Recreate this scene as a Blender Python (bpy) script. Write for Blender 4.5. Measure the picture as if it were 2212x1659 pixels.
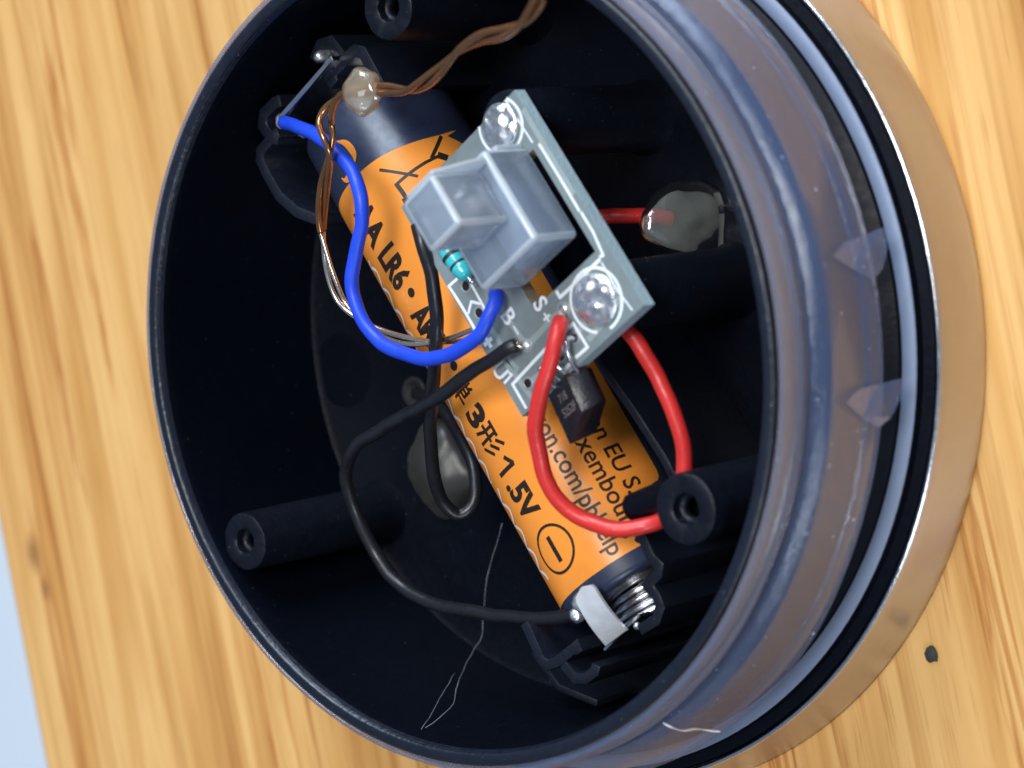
import bpy, bmesh, math, random
from mathutils import Vector, Matrix, noise
random.seed(7)
S = 0.001                     # everything below is laid out in millimetres
scene = bpy.context.scene
COL = scene.collection
for o in list(bpy.data.objects): bpy.data.objects.remove(o)

# ------------------------------------------------------------------ camera
FPX, CX, CY, W0 = 5500.0, 1106.0, 829.5, 2212.0
CAM = Vector((149.5729, 0.0, 184.9927))
RX = Vector((0.752132, -0.145465, -0.642758))
RY = Vector((-0.100389, -0.989242, 0.106409))
RZ = Vector((-0.651322, -0.015508, -0.758643))
cd = bpy.data.cameras.new('camera'); cam = bpy.data.objects.new('camera', cd); COL.objects.link(cam)
cd.sensor_width = 36.0; cd.lens = FPX / W0 * 36.0; cd.clip_start = 0.01; cd.clip_end = 20
m3 = Matrix((RX, -RY, -RZ)).transposed()
cam.matrix_world = Matrix.Translation(CAM * S) @ m3.to_4x4()
cd.dof.use_dof = True; cd.dof.focus_distance = 0.2285; cd.dof.aperture_fstop = 30.0
scene.camera = cam
scene.render.resolution_x, scene.render.resolution_y = 1024, 768

# ------------------------------------------------------------------ light
w = bpy.data.worlds.new('World'); scene.world = w; w.use_nodes = True
w.node_tree.nodes['Background'].inputs[0].default_value = (0.52, 0.70, 1.0, 1)
w.node_tree.nodes['Background'].inputs[1].default_value = 0.24
def area(name, loc, size, power, col, tgt=(0, 0, 0.01), size_y=None):
    l = bpy.data.lights.new(name, 'AREA'); l.energy = power; l.color = col; l.size = size
    if size_y: l.shape = 'RECTANGLE'; l.size_y = size_y
    o = bpy.data.objects.new(name, l); COL.objects.link(o); o.location = loc
    o.rotation_euler = (Vector(tgt) - Vector(loc)).to_track_quat('-Z', 'Y').to_euler()
area('window_light', (0.05, 1.0, 0.62), 0.55, 19.0, (0.74, 0.86, 1.0), size_y=0.8)
area('window_light_2', (0.62, -0.75, 0.66), 0.22, 4.2, (0.78, 0.88, 1.0), size_y=0.3)
area('ceiling_lamp', (0.45, 0.30, 1.25), 0.4, 14.5, (1.0, 0.985, 0.965))
vs = scene.view_settings
vs.view_transform = 'Standard'; vs.look = 'None'; vs.exposure = 0.0; vs.gamma = 1.0

# ------------------------------------------------------------------ helpers
def ray(px, py):
    return (RX * ((px - CX) / FPX) + RY * ((py - CY) / FPX) + RZ).normalized()
def at(px, py, z):
    """the point of height z (mm) that the photograph shows at this place"""
    d = ray(px, py); t = (z - CAM.z) / d.z
    return CAM + d * t

ORG = {}
def empty(name, loc, label=None, cat=None, group=None):
    o = bpy.data.objects.new(name, None); COL.objects.link(o); o.location = Vector(loc) * S
    o.empty_display_size = 0.005
    ORG[o.name] = Vector(loc); tag(o, label, cat, group); return o
def tag(o, label=None, cat=None, group=None, kind=None):
    if label: o['label'] = label
    if cat: o['category'] = cat
    if group: o['group'] = group
    if kind: o['kind'] = kind
    return o
def mesh(name, verts, faces, mat, parent=None, smooth=True, org=None, auto=None):
    root = parent
    while root is not None and root.parent is not None: root = root.parent
    base = ORG[root.name] if root is not None else Vector(org if org is not None else (0, 0, 0))
    me = bpy.data.meshes.new(name)
    me.from_pydata([tuple((Vector(v) - base) * S) for v in verts], [], faces)
    me.validate()
    bm = bmesh.new(); bm.from_mesh(me); bmesh.ops.recalc_face_normals(bm, faces=bm.faces); bm.to_mesh(me); bm.free()
    if smooth: me.shade_smooth()
    if auto:
        me.set_sharp_from_angle(angle=math.radians(auto))
    me.materials.append(mat)
    o = bpy.data.objects.new(name, me); COL.objects.link(o)
    if parent is not None: o.parent = parent
    else: o.location = base * S; ORG[o.name] = base
    return o
def bmobj(name, bm, mat, parent=None, smooth=True, org=None, auto=None):
    bm.verts.index_update()
    v = [x.co.copy() for x in bm.verts]; f = [[y.index for y in x.verts] for x in bm.faces]
    bm.free()
    return mesh(name, v, f, mat, parent, smooth, org, auto)
class G:
    """collects loose shapes into one mesh"""
    def __init__(s): s.v = []; s.f = []
    def add(s, v, f):
        n = len(s.v); s.v += [Vector(x) for x in v]; s.f += [[i + n for i in q] for q in f]
    def build(s, name, mat, parent=None, smooth=True, org=None, auto=None):
        return mesh(name, s.v, s.f, mat, parent, smooth, org, auto)
def catmull(pts, k=8):
    P = [Vector(p) for p in pts]
    P = [P[0] * 2 - P[1]] + P + [P[-1] * 2 - P[-2]]
    out = []
    for i in range(1, len(P) - 2):
        a, b, c, d = P[i-1], P[i], P[i+1], P[i+2]
        for j in range(k):
            t = j / k
            out.append(0.5 * (2*b + (c-a)*t + (2*a-5*b+4*c-d)*t*t + (3*b-a-3*c+d)*t**3))
    out.append(P[-2].copy()); return out
def tube(g, pts, r, n=14, cap=True, rfun=None):
    m = len(pts); up = None; rings = []
    for i, p in enumerate(pts):
        t = (pts[min(i+1, m-1)] - pts[max(i-1, 0)]).normalized()
        if up is None:
            up = t.orthogonal().normalized()
        up = (up - t * up.dot(t)).normalized(); s = t.cross(up)
        rr = rfun(i / (m-1)) if rfun else r
        rings.append([p + (up * math.cos(a) + s * math.sin(a)) * rr for a in [2*math.pi*k/n for k in range(n)]])
    v = [x for ring in rings for x in ring]; f = []
    for i in range(m-1):
        for k in range(n):
            f.append([i*n+k, i*n+(k+1) % n, (i+1)*n+(k+1) % n, (i+1)*n+k])
    if cap: f.append(list(range(n))[::-1]); f.append([(m-1)*n+k for k in range(n)])
    g.add(v, f)
def lathe(g, prof, n=160, c=(0, 0), closed=False, jit=None, a0=0, a1=2*math.pi):
    full = abs(a1 - a0 - 2*math.pi) < 1e-6; m = len(prof); v = []; cols = n if full else n + 1
    for k in range(cols):
        a = a0 + (a1 - a0) * k / n
        for (r, z) in prof:
            if jit: r, z = jit(a, r, z)
            v.append((c[0] + r*math.cos(a), c[1] + r*math.sin(a), z))
    f = []
    for k in range(n):
        k2 = (k+1) % cols
        for i in range(m if closed else m-1):
            j = (i+1) % m
            f.append([k*m+i, k2*m+i, k2*m+j, k*m+j])
    g.add(v, f)
def strip(g, pts, wd, z0, z1):
    """upright wall of thickness wd along a plan polyline"""
    P = [Vector((p[0], p[1])) for p in pts]; L = []; Rr = []
    for i, p in enumerate(P):
        a = (P[i] - P[i-1]).normalized() if i > 0 else None
        b = (P[i+1] - P[i]).normalized() if i < len(P)-1 else None
        if a is None: a = b
        if b is None: b = a
        na, nb = Vector((-a.y, a.x)), Vector((-b.y, b.x))
        m = (na + nb).normalized(); q = wd/2 / max(0.5, m.dot(na))
        L.append(p + m*q); Rr.append(p - m*q)
    n = len(P); v = []
    for z in (z0, z1):
        v += [(p.x, p.y, z) for p in L] + [(p.x, p.y, z) for p in Rr]
    f = []
    for i in range(n-1):
        f += [[i, i+1, n+i+1, n+i], [2*n+i, 3*n+i, 3*n+i+1, 2*n+i+1], [i, 2*n+i, 2*n+i+1, i+1], [n+i, n+i+1, 3*n+i+1, 3*n+i]]
    f += [[0, n, 3*n, 2*n], [n-1, 3*n-1, 4*n-1, 2*n-1]]
    g.add(v, f)
def obox(g, o, ax, ay, az):
    o, ax, ay, az = map(Vector, (o, ax, ay, az))
    v = [o, o+ax, o+ax+ay, o+ay, o+az, o+ax+az, o+ax+ay+az, o+ay+az]
    g.add(v, [[0, 3, 2, 1], [4, 5, 6, 7], [0, 1, 5, 4], [1, 2, 6, 5], [2, 3, 7, 6], [3, 0, 4, 7]])
def bevelled(g, wd, seg=2, angle=30):
    bm = bmesh.new()
    vs_ = [bm.verts.new(v) for v in g.v]
    for f in g.f:
        try: bm.faces.new([vs_[i] for i in f])
        except ValueError: pass
    bmesh.ops.recalc_face_normals(bm, faces=bm.faces)
    ed = [e for e in bm.edges if len(e.link_faces) == 2 and e.calc_face_angle(0) > math.radians(angle)]
    bmesh.ops.bevel(bm, geom=ed, offset=wd, segments=seg, profile=0.5, affect='EDGES', clamp_overlap=True)
    return bm
def text_flat(body, size, xs=1.0, bold=0.0):
    c = bpy.data.curves.new('t', 'FONT'); c.body = body; c.size = 1.0; c.offset = bold; c.resolution_u = 3
    o = bpy.data.objects.new('t', c); COL.objects.link(o)
    dg = bpy.context.evaluated_depsgraph_get(); dg.update()
    me = bpy.data.meshes.new_from_object(o.evaluated_get(dg))
    bm = bmesh.new(); bm.from_mesh(me)
    bpy.data.objects.remove(o); bpy.data.curves.remove(c); bpy.data.meshes.remove(me)
    k = size / 0.70
    for v in bm.verts: v.co = Vector((v.co.x * k * xs, v.co.y * k, 0))
    return bm
def ribbon2(pts, wd):
    """flat ribbon polygon quads in 2-D"""
    P = [Vector(p) for p in pts]; L = []; R = []
    for i, p in enumerate(P):
        a = (P[min(i+1, len(P)-1)] - P[max(i-1, 0)]).normalized(); n = Vector((-a.y, a.x)) * wd/2
        L.append(p+n); R.append(p-n)
    return L, R

# ------------------------------------------------------------------ materials
def nodes(name):
    m = bpy.data.materials.new(name); m.use_nodes = True
    nt = m.node_tree; return m, nt, nt.nodes['Principled BSDF']
def mat(name, col, rough=0.5, metal=0.0, spec=0.5, var=0.25, scale=600, bump=0.0, bscale=3000, alpha=1.0, trans=0.0, coat=0.0, rvar=0.15, ior=1.5, dust=0.0):
    m, nt, p = nodes(name); N, Lk = nt.nodes, nt.links
    p.inputs['Metallic'].default_value = metal; p.inputs['Specular IOR Level'].default_value = spec
    p.inputs['Alpha'].default_value = alpha; p.inputs['Transmission Weight'].default_value = trans
    p.inputs['Coat Weight'].default_value = coat; p.inputs['IOR'].default_value = ior
    tc = N.new('ShaderNodeTexCoord')
    n1 = N.new('ShaderNodeTexNoise'); n1.inputs['Scale'].default_value = scale; n1.inputs['Detail'].default_value = 5
    Lk.new(tc.outputs['Object'], n1.inputs['Vector'])
    mx = N.new('ShaderNodeMix'); mx.data_type = 'RGBA'
    mx.inputs[6].default_value = tuple(c*(1-var) for c in col) + (1,)
    mx.inputs[7].default_value = tuple(min(1, c*(1+var)) for c in col) + (1,)
    Lk.new(n1.outputs['Fac'], mx.inputs[0])
    last = mx.outputs[2]
    if dust:
        vo = N.new('ShaderNodeTexNoise'); vo.inputs['Scale'].default_value = 2600; vo.inputs['Detail'].default_value = 1
        Lk.new(tc.outputs['Object'], vo.inputs['Vector'])
        rp = N.new('ShaderNodeMapRange'); rp.inputs[1].default_value = 0.76; rp.inputs[2].default_value = 0.82; rp.inputs[4].default_value = dust
        Lk.new(vo.outputs['Fac'], rp.inputs[0])
        m2 = N.new('ShaderNodeMix'); m2.data_type = 'RGBA'; m2.inputs[7].default_value = (0.5, 0.52, 0.55, 1)
        Lk.new(rp.outputs[0], m2.inputs[0]); Lk.new(last, m2.inputs[6]); last = m2.outputs[2]
    Lk.new(last, p.inputs['Base Color'])
    mr = N.new('ShaderNodeMapRange'); mr.inputs[1].default_value = 0.3; mr.inputs[2].default_value = 0.7
    mr.inputs[3].default_value = max(0.02, rough*(1-rvar)); mr.inputs[4].default_value = min(1, rough*(1+rvar))
    n2 = N.new('ShaderNodeTexNoise'); n2.inputs['Scale'].default_value = scale*2.3; n2.inputs['Detail'].default_value = 4
    Lk.new(tc.outputs['Object'], n2.inputs['Vector']); Lk.new(n2.outputs['Fac'], mr.inputs[0]); Lk.new(mr.outputs[0], p.inputs['Roughness'])
    if bump:
        n3 = N.new('ShaderNodeTexNoise'); n3.inputs['Scale'].default_value = bscale; n3.inputs['Detail'].default_value = 4
        Lk.new(tc.outputs['Object'], n3.inputs['Vector'])
        b = N.new('ShaderNodeBump'); b.inputs['Strength'].default_value = bump; b.inputs['Distance'].default_value = 0.0002
        Lk.new(n3.outputs['Fac'], b.inputs['Height']); Lk.new(b.outputs[0], p.inputs['Normal'])
    return m
def frosted(name, col, density, rough=0.4, gloss=0.12, dust=0.0, bump=0.0, bscale=900, fres=0.8):
    m, nt, p = nodes(name); N, Lk = nt.nodes, nt.links
    N.remove(p); out = N['Material Output']
    tr = N.new('ShaderNodeBsdfTransparent'); tl = N.new('ShaderNodeBsdfTranslucent'); df = N.new('ShaderNodeBsdfDiffuse'); gl = N.new('ShaderNodeBsdfGlossy')
    gl.inputs['Roughness'].default_value = rough
    for q in (tl, df): q.inputs['Color'].default_value = col + (1,)
    a = N.new('ShaderNodeMixShader'); a.inputs[0].default_value = 0.45; Lk.new(tl.outputs[0], a.inputs[2]); Lk.new(df.outputs[0], a.inputs[1])
    b = N.new('ShaderNodeMixShader'); Lk.new(tr.outputs[0], b.inputs[1]); Lk.new(a.outputs[0], b.inputs[2])
    tc = N.new('ShaderNodeTexCoord'); n1 = N.new('ShaderNodeTexNoise'); n1.inputs['Scale'].default_value = 500; n1.inputs['Detail'].default_value = 5
    Lk.new(tc.outputs['Object'], n1.inputs['Vector'])
    mr = N.new('ShaderNodeMapRange'); mr.inputs[3].default_value = density*0.75; mr.inputs[4].default_value = density*1.25
    Lk.new(n1.outputs['Fac'], mr.inputs[0]); dens = mr.outputs[0]
    if dust:
        n4 = N.new('ShaderNodeTexNoise'); n4.inputs['Scale'].default_value = 1700; n4.inputs['Detail'].default_value = 1
        Lk.new(tc.outputs['Object'], n4.inputs['Vector'])
        r4 = N.new('ShaderNodeMapRange'); r4.inputs[1].default_value = 0.775; r4.inputs[2].default_value = 0.80; r4.inputs[4].default_value = dust
        Lk.new(n4.outputs['Fac'], r4.inputs[0])
        a4 = N.new('ShaderNodeMath'); a4.use_clamp = True; Lk.new(dens, a4.inputs[0]); Lk.new(r4.outputs[0], a4.inputs[1]); dens = a4.outputs[0]
        m4 = N.new('ShaderNodeMix'); m4.data_type = 'RGBA'; m4.inputs[6].default_value = col + (1,); m4.inputs[7].default_value = (0.8, 0.8, 0.8, 1)
        Lk.new(r4.outputs[0], m4.inputs[0]); Lk.new(m4.outputs[2], df.inputs['Color'])
    Lk.new(dens, b.inputs[0])
    fr = N.new('ShaderNodeFresnel'); fr.inputs[0].default_value = 1.45
    ad = N.new('ShaderNodeMath'); ad.operation = 'ADD'; ad.inputs[1].default_value = gloss*0.3; ad.use_clamp = True
    mu = N.new('ShaderNodeMath'); mu.operation = 'MULTIPLY'; mu.inputs[1].default_value = fres
    Lk.new(fr.outputs[0], mu.inputs[0]); Lk.new(mu.outputs[0], ad.inputs[0])
    c = N.new('ShaderNodeMixShader'); Lk.new(ad.outputs[0], c.inputs[0]); Lk.new(b.outputs[0], c.inputs[1]); Lk.new(gl.outputs[0], c.inputs[2])
    if bump:
        n5 = N.new('ShaderNodeTexNoise'); n5.inputs['Scale'].default_value = bscale; n5.inputs['Detail'].default_value = 6; n5.inputs['Roughness'].default_value = 0.65
        Lk.new(tc.outputs['Object'], n5.inputs['Vector'])
        b5 = N.new('ShaderNodeBump'); b5.inputs['Strength'].default_value = bump; b5.inputs['Distance'].default_value = 0.0003
        Lk.new(n5.outputs['Fac'], b5.inputs['Height'])
        for q in (gl, df): Lk.new(b5.outputs[0], q.inputs['Normal'])
    Lk.new(c.outputs[0], out.inputs[0]); return m

M = {}
M['black'] = mat('black_plastic', (0.0014, 0.0024, 0.0058), 0.40, spec=0.13, bump=0.15, bscale=2500, dust=0.05)
M['bay'] = mat('bay_plastic', (0.005, 0.007, 0.014), 0.42, spec=0.42, bump=0.2, bscale=2500, dust=0.08)
M['black_lip'] = mat('black_rim_plastic', (0.006, 0.009, 0.018), 0.36, spec=0.5, bump=0.35, bscale=1800, dust=0.15)
M['post'] = mat('post_plastic', (0.003, 0.0045, 0.009), 0.44, spec=0.26, bump=0.2, bscale=2200, dust=0.12)
M['steel'] = mat('brushed_steel', (0.57, 0.545, 0.54), 0.36, metal=1.0, var=0.04, bump=0.02, bscale=5000)
M['steel_edge'] = mat('steel_edge', (0.75, 0.76, 0.78), 0.22, metal=1.0, var=0.2, bump=0.12, bscale=2600)
M['silicone'] = frosted('silicone', (0.21, 0.34, 0.68), 0.16, 0.12, 0.11, dust=0.8, bump=0.40, fres=0.22)
M['silicone_lip'] = frosted('silicone_lip', (0.24, 0.33, 0.54), 0.36, 0.15, 0.12, dust=0.3, bump=0.2, fres=0.4)
M['wrap'] = mat('battery_wrap', (0.022, 0.030, 0.060), 0.30, spec=0.5, var=0.15)
M['orange'] = mat('battery_orange', (0.78, 0.26, 0.035), 0.30, spec=0.45, var=0.06, scale=250)
M['ink'] = mat('black_ink', (0.018, 0.011, 0.008), 0.45, spec=0.4, var=0.3, scale=1500)
M['white_ink'] = mat('white_ink', (0.75, 0.75, 0.78), 0.4)
M['nickel'] = mat('nickel', (0.72, 0.72, 0.74), 0.22, metal=1.0, bump=0.1, bscale=1500)
M['nickel_dull'] = mat('nickel_dull', (0.78, 0.79, 0.84), 0.36, metal=0.45, bump=0.2, bscale=1200)
M['solder'] = mat('solder', (0.84, 0.87, 0.92), 0.33, metal=0.92, bump=0.6, bscale=900, rvar=0.6)
M['board'] = mat('circuit_board', (0.20, 0.245, 0.255), 0.36, spec=0.5, var=0.18, scale=900, alpha=0.84, bump=0.15, bscale=6000)
M['board_edge'] = mat('board_edge', (0.30, 0.25, 0.17), 0.7, bump=0.6, bscale=2500, var=0.5)
M['silk'] = mat('silkscreen', (0.72, 0.76, 0.78), 0.55, var=0.15, scale=2500)
M['frost'] = frosted('frosted_plastic', (0.70, 0.84, 1.0), 0.27, 0.18, 0.2, bump=0.15)
M['frost_edge'] = frosted('frosted_plastic_edge', (0.82, 0.92, 1.0), 0.70, 0.3, 0.2)
M['glue'] = frosted('hot_glue', (0.80, 0.86, 0.80), 0.26, 0.05, 0.5, bump=0.45, bscale=350)
M['glue_dull'] = frosted('hot_glue_dull', (0.55, 0.54, 0.46), 0.10, 0.34, 0.03)
M['bead'] = frosted('led_resin', (0.86, 0.72, 0.50), 0.32, 0.07, 0.4, bump=0.3, bscale=350)
M['red'] = mat('red_pvc', (0.60, 0.028, 0.024), 0.36, spec=0.5, var=0.12, bump=0.25, bscale=1400)
M['blue'] = mat('blue_pvc', (0.012, 0.055, 0.56), 0.42, spec=0.4, var=0.12, bump=0.2, bscale=1400)
M['wire_black'] = mat('black_pvc', (0.010, 0.010, 0.013), 0.36, spec=0.5, var=0.2, bump=0.12, dust=0.2)
M['copper'] = mat('enamelled_copper', (0.42, 0.20, 0.09), 0.22, metal=0.9, var=0.3, scale=400)
M['tinned'] = mat('bare_copper', (0.80, 0.72, 0.62), 0.2, metal=0.95, var=0.2)
M['teal'] = mat('resistor_teal', (0.04, 0.40, 0.44), 0.22, coat=0.6, var=0.06)
M['chip'] = mat('chip_epoxy', (0.013, 0.011, 0.015), 0.30, spec=0.5, bump=0.3, bscale=4000)
M['etch'] = mat('chip_marking', (0.22, 0.19, 0.19), 0.6)
M['crumb'] = mat('crumb', (0.03, 0.03, 0.028), 0.7, bump=0.8, bscale=1500)
M['thread'] = mat('thread', (0.17, 0.18, 0.19), 0.6)
M['floor'] = mat('pale_floor', (0.82, 0.90, 0.96), 0.6, var=0.03, scale=8)
M['hole'] = mat('dark_hole', (0.003, 0.003, 0.004), 0.8)

GRAIN = 0.0
def wood_mat():
    m, nt, p = nodes('pine_wood'); N, Lk = nt.nodes, nt.links
    tc = N.new('ShaderNodeTexCoord')
    mp = N.new('ShaderNodeMapping'); mp.inputs['Rotation'].default_value = (0, 0, GRAIN)
    Lk.new(tc.outputs['Object'], mp.inputs[0])
    def nz(sx, sy, sc, det, dist=0.0, rough=0.55):
        q = N.new('ShaderNodeMapping'); q.inputs['Scale'].default_value = (sx, sy, 1); Lk.new(mp.outputs[0], q.inputs[0])
        n = N.new('ShaderNodeTexNoise'); n.inputs['Scale'].default_value = sc; n.inputs['Detail'].default_value = det
        n.inputs['Distortion'].default_value = dist; n.inputs['Roughness'].default_value = rough
        Lk.new(q.outputs[0], n.inputs['Vector']); return n.outputs['Fac']
    def ramp(src, stops):
        r = N.new('ShaderNodeValToRGB'); e = r.color_ramp.elements
        e[0].position, e[0].color = stops[0][0], stops[0][1] + (1,)
        e[1].position, e[1].color = stops[-1][0], stops[-1][1] + (1,)
        for pos, c in stops[1:-1]:
            q = e.new(pos); q.color = c + (1,)
        Lk.new(src, r.inputs[0]); return r.outputs[0]
    def mixc(fac, a, b, mode='MIX'):
        q = N.new('ShaderNodeMix'); q.data_type = 'RGBA'; q.blend_type = mode
        if isinstance(fac, float): q.inputs[0].default_value = fac
        else: Lk.new(fac, q.inputs[0])
        for i, s in ((6, a), (7, b)):
            if isinstance(s, tuple): q.inputs[i].default_value = s + (1,)
            else: Lk.new(s, q.inputs[i])
        return q.outputs[2]
    # growth rings run along local Y
    broad = nz(1.0, 0.045, 130, 3, 0.6)
    c1 = ramp(broad, [(0.32, (0.47, 0.225, 0.062)), (0.45, (0.59, 0.315, 0.098)), (0.58, (0.68, 0.40, 0.145)), (0.72, (0.54, 0.275, 0.078))])
    fine = nz(1.0, 0.02, 620, 4, 0.3)
    f1 = ramp(fine, [(0.36, (0.72, 0.60, 0.46)), (0.50, (1, 1, 1))])
    c2 = mixc(0.6, c1, f1, 'MULTIPLY')
    streak = nz(1.0, 0.03, 210, 5, 1.2, 0.6)
    s1 = ramp(streak, [(0.57, (1, 1, 1)), (0.61, (0.62, 0.40, 0.24)), (0.64, (0.88, 0.76, 0.63)), (0.70, (1, 1, 1))])
    c3 = mixc(0.85, c2, s1, 'MULTIPLY')
    pores = nz(1.0, 0.035, 2600, 3)
    p1 = ramp(pores, [(0.30, (0.62, 0.50, 0.38)), (0.42, (1, 1, 1))])
    c4 = mixc(0.5, c3, p1, 'MULTIPLY')
    # two little pin knots near the edge of the table
    for kx, ky, rad in KNOTS:
        vsub = N.new('ShaderNodeVectorMath'); vsub.operation = 'SUBTRACT'; vsub.inputs[1].default_value = (kx*S, ky*S, 0)
        Lk.new(tc.outputs['Object'], vsub.inputs[0])
        rotm = N.new('ShaderNodeMapping'); rotm.inputs['Rotation'].default_value = (0, 0, GRAIN); rotm.inputs['Scale'].default_value = (1, 0.55, 1)
        Lk.new(vsub.outputs[0], rotm.inputs[0])
        ln = N.new('ShaderNodeVectorMath'); ln.operation = 'LENGTH'; Lk.new(rotm.outputs[0], ln.inputs[0])
        mr = N.new('ShaderNodeMapRange'); mr.inputs[1].default_value = rad*S*0.2; mr.inputs[2].default_value = rad*S; mr.inputs[3].default_value = 0.8; mr.inputs[4].default_value = 0.0
        Lk.new(ln.outputs['Value'], mr.inputs[0])
        c4 = mixc(mr.outputs[0], c4, (0.24, 0.11, 0.03))
    Lk.new(c4, p.inputs['Base Color'])
    p.inputs['Roughness'].default_value = 0.42; p.inputs['Specular IOR Level'].default_value = 0.4
    b = N.new('ShaderNodeBump'); b.inputs['Strength'].default_value = 0.25; b.inputs['Distance'].default_value = 0.0003
    Lk.new(fine, b.inputs['Height']); Lk.new(b.outputs[0], p.inputs['Normal'])
    return m

# ------------------------------------------------------------------ setting
e0, e1 = at(-4, 1165, 0), at(92, 1659, 0)
ed = (e1 - e0).normalized()                       # table edge, runs with the grain
en = Vector((-ed.y, ed.x, 0)); en = en if en.x > 0 else -en
KNOTS = [(at(72, 1195, 0).x, at(72, 1195, 0).y, 1.6), (at(98, 1272, 0).x, at(98, 1272, 0).y, 1.0)]
GRAIN = -math.atan2(-ed.x, ed.y) if ed.y > 0 else -math.atan2(ed.x, -ed.y)
M['wood'] = wood_mat()
g = G(); A = e0 - ed*420 + Vector((0, 0, -18))
obox(g, A, ed*900, en*640, (0, 0, 18))
tb = bmobj('table', bevelled(g, 1.4, 4), M['wood'], smooth=True, auto=40); tag(tb, kind='structure')
fl = mesh('floor', [(-2500, -2500, -420), (2500, -2500, -420), (2500, 2500, -420), (-2500, 2500, -420)], [[0, 1, 2, 3]], M['floor']); tag(fl, kind='structure')

# ------------------------------------------------------------------ lamp housing
H = empty('lamp_housing', (0, 0, 0), 'round black plastic lamp housing lying open on the wooden table, steel band round its foot', 'lamp housing')
FZ = 0.9
def wob(amp, k, ph):
    return lambda a, r, z: (r + amp*math.sin(k*a + ph) + amp*0.6*math.sin((2*k+1)*a), z + amp*0.5*math.sin((k+1)*a + ph))
g = G()
prof = [(0, FZ), (20, FZ), (33.4, FZ), (34.0, FZ+0.3), (34.15, FZ+1.0), (34.7, 18.0), (34.75, 19.6),
        (34.85, 20.4), (35.0, 20.75), (35.05, 21.05), (35.2, 21.2), (35.95, 21.2), (36.12, 21.1), (36.14, 20.8), (36.2, 18.3), (36.3, 12.0), (36.6, 9.0), (37.0, 7.0), (38.3, 6.35),
        (38.45, 6.1), (39.75, 6.02), (39.85, 5.95), (39.95, 5.2), (40.9, 5.0), (41.0, 4.8), (41.0, 0.45), (0, 0.45)]
lathe(g, prof, 220)
cup = g.build('cup', M['black'], H, auto=28)
g = G()
lathe(g, [(34.83, 20.5), (34.95, 20.82), (35.15, 21.24), (35.3, 21.28), (35.9, 21.27), (36.16, 21.15), (36.18, 20.9), (36.0, 20.85)], 220, jit=lambda a, r, z: (r, z + 0.03*noise.noise(Vector((math.cos(a)*14, math.sin(a)*14, 0)))))
rimo = g.build('rim', M['black_lip'], H)
# steel band standing on the table
g = G()
lathe(g, [(41.15, 4.7), (41.2, 5.12), (41.5, 5.14), (41.62, 4.9), (41.85, 4.0), (42.3, 2.4), (42.75, 1.0), (42.9, 0.4), (42.8, 0.06), (42.3, 0.0), (41.4, 0.0)], 240)
st = g.build('steel_band', M['steel'], H)
g = G()
lathe(g, [(41.1, 5.0), (41.14, 5.2), (41.28, 5.27), (41.46, 5.24), (41.56, 5.05), (41.58, 4.92)], 300, jit=lambda a, r, z: (r + 0.02*noise.noise(Vector((math.cos(a)*60, math.sin(a)*60, z))), z + 0.03*noise.noise(Vector((math.cos(a)*80, math.sin(a)*80, 5)))))
g.build('steel_edge', M['steel_edge'], st)
# moulded ledge round the shoulder, its sky reflection painted in as a paler colour
g = G()
lathe(g, [(38.5, 6.12), (38.55, 6.2), (39.7, 6.12), (39.8, 5.98)], 200)
M['ledge'] = mat('ledge_sky_sheen', (0.16, 0.20, 0.29), 0.5, spec=0.5, bump=0.1, var=0.1)
g.build('ledge', M['ledge'], H)
# silicone seal: a ribbed collar with a flared fin
g = G()
lathe(g, [(36.22, 20.7), (36.5, 20.92), (36.85, 20.85), (37.05, 20.4), (37.1, 19.95), (37.0, 19.6), (37.08, 19.3), (37.3, 19.0), (37.28, 18.6), (37.0, 18.2), (36.75, 18.0), (36.3, 18.05)], 220, closed=True, jit=wob(0.03, 7, 1))
gk = g.build('seal', M['silicone_lip'], H, auto=40)
g = G()
def finj(a, r, z):
    k = (r - 36.9) / 2.6
    return (r + max(0, k)*(0.10*math.sin(5*a+0.4) + 0.06*math.sin(13*a)), z + max(0, k)*(0.22*math.sin(3*a+1) + 0.10*math.sin(11*a)))
lathe(g, [(36.2, 17.2), (36.75, 17.62), (37.15, 17.6), (37.5, 17.45), (38.2, 16.85), (38.62, 16.3), (38.75, 15.95), (38.85, 15.2), (39.0, 14.0), (39.12, 13.0), (39.16, 12.75), (39.4, 12.55), (39.55, 12.3), (39.66, 11.7), (39.8, 11.2), (39.78, 10.95), (39.6, 10.75), (39.3, 10.95), (39.1, 11.6), (38.7, 12.8), (38.3, 14.6), (38.0, 15.8), (37.3, 16.6), (36.3, 16.7)], 260, closed=True, jit=finj)
fin = g.build('fin', M['silicone'], gk, auto=24)
# two moulding flaps and a split on the fin
def flap(px, py, s):
    q = at(px, py, 11.0); a = math.atan2(q.y, q.x); g = G()
    rr = lambda da, r, z: (r*math.cos(a+da), r*math.sin(a+da), z)
    v = [rr(-0.005, 38.75, 15.0), rr(-0.04*s, 39.2, 13.0), rr(-0.065*s, 39.62, 11.2), rr(-0.045*s, 40.1, 10.3), rr(-0.005*s, 40.55, 9.7), rr(0.035*s, 40.7, 9.5), rr(0.030*s, 40.1, 10.6), rr(0.025*s, 39.62, 11.6), rr(0.02*s, 39.1, 13.6)]
    v2 = [Vector(x)*1.0 + Vector((0.18*math.cos(a), 0.18*math.sin(a), 0.22)) for x in v]
    n = len(v); g.add(v + v2, [list(range(n))[::-1], [n+i for i in range(n)]] + [[i, (i+1) % n, n+(i+1) % n, n+i] for i in range(n)])
    g.build('flap', M['silicone'], gk, smooth=False)
q = at(1508, 1584, 14.0); a = math.atan2(q.y, q.x); g = G()
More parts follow.
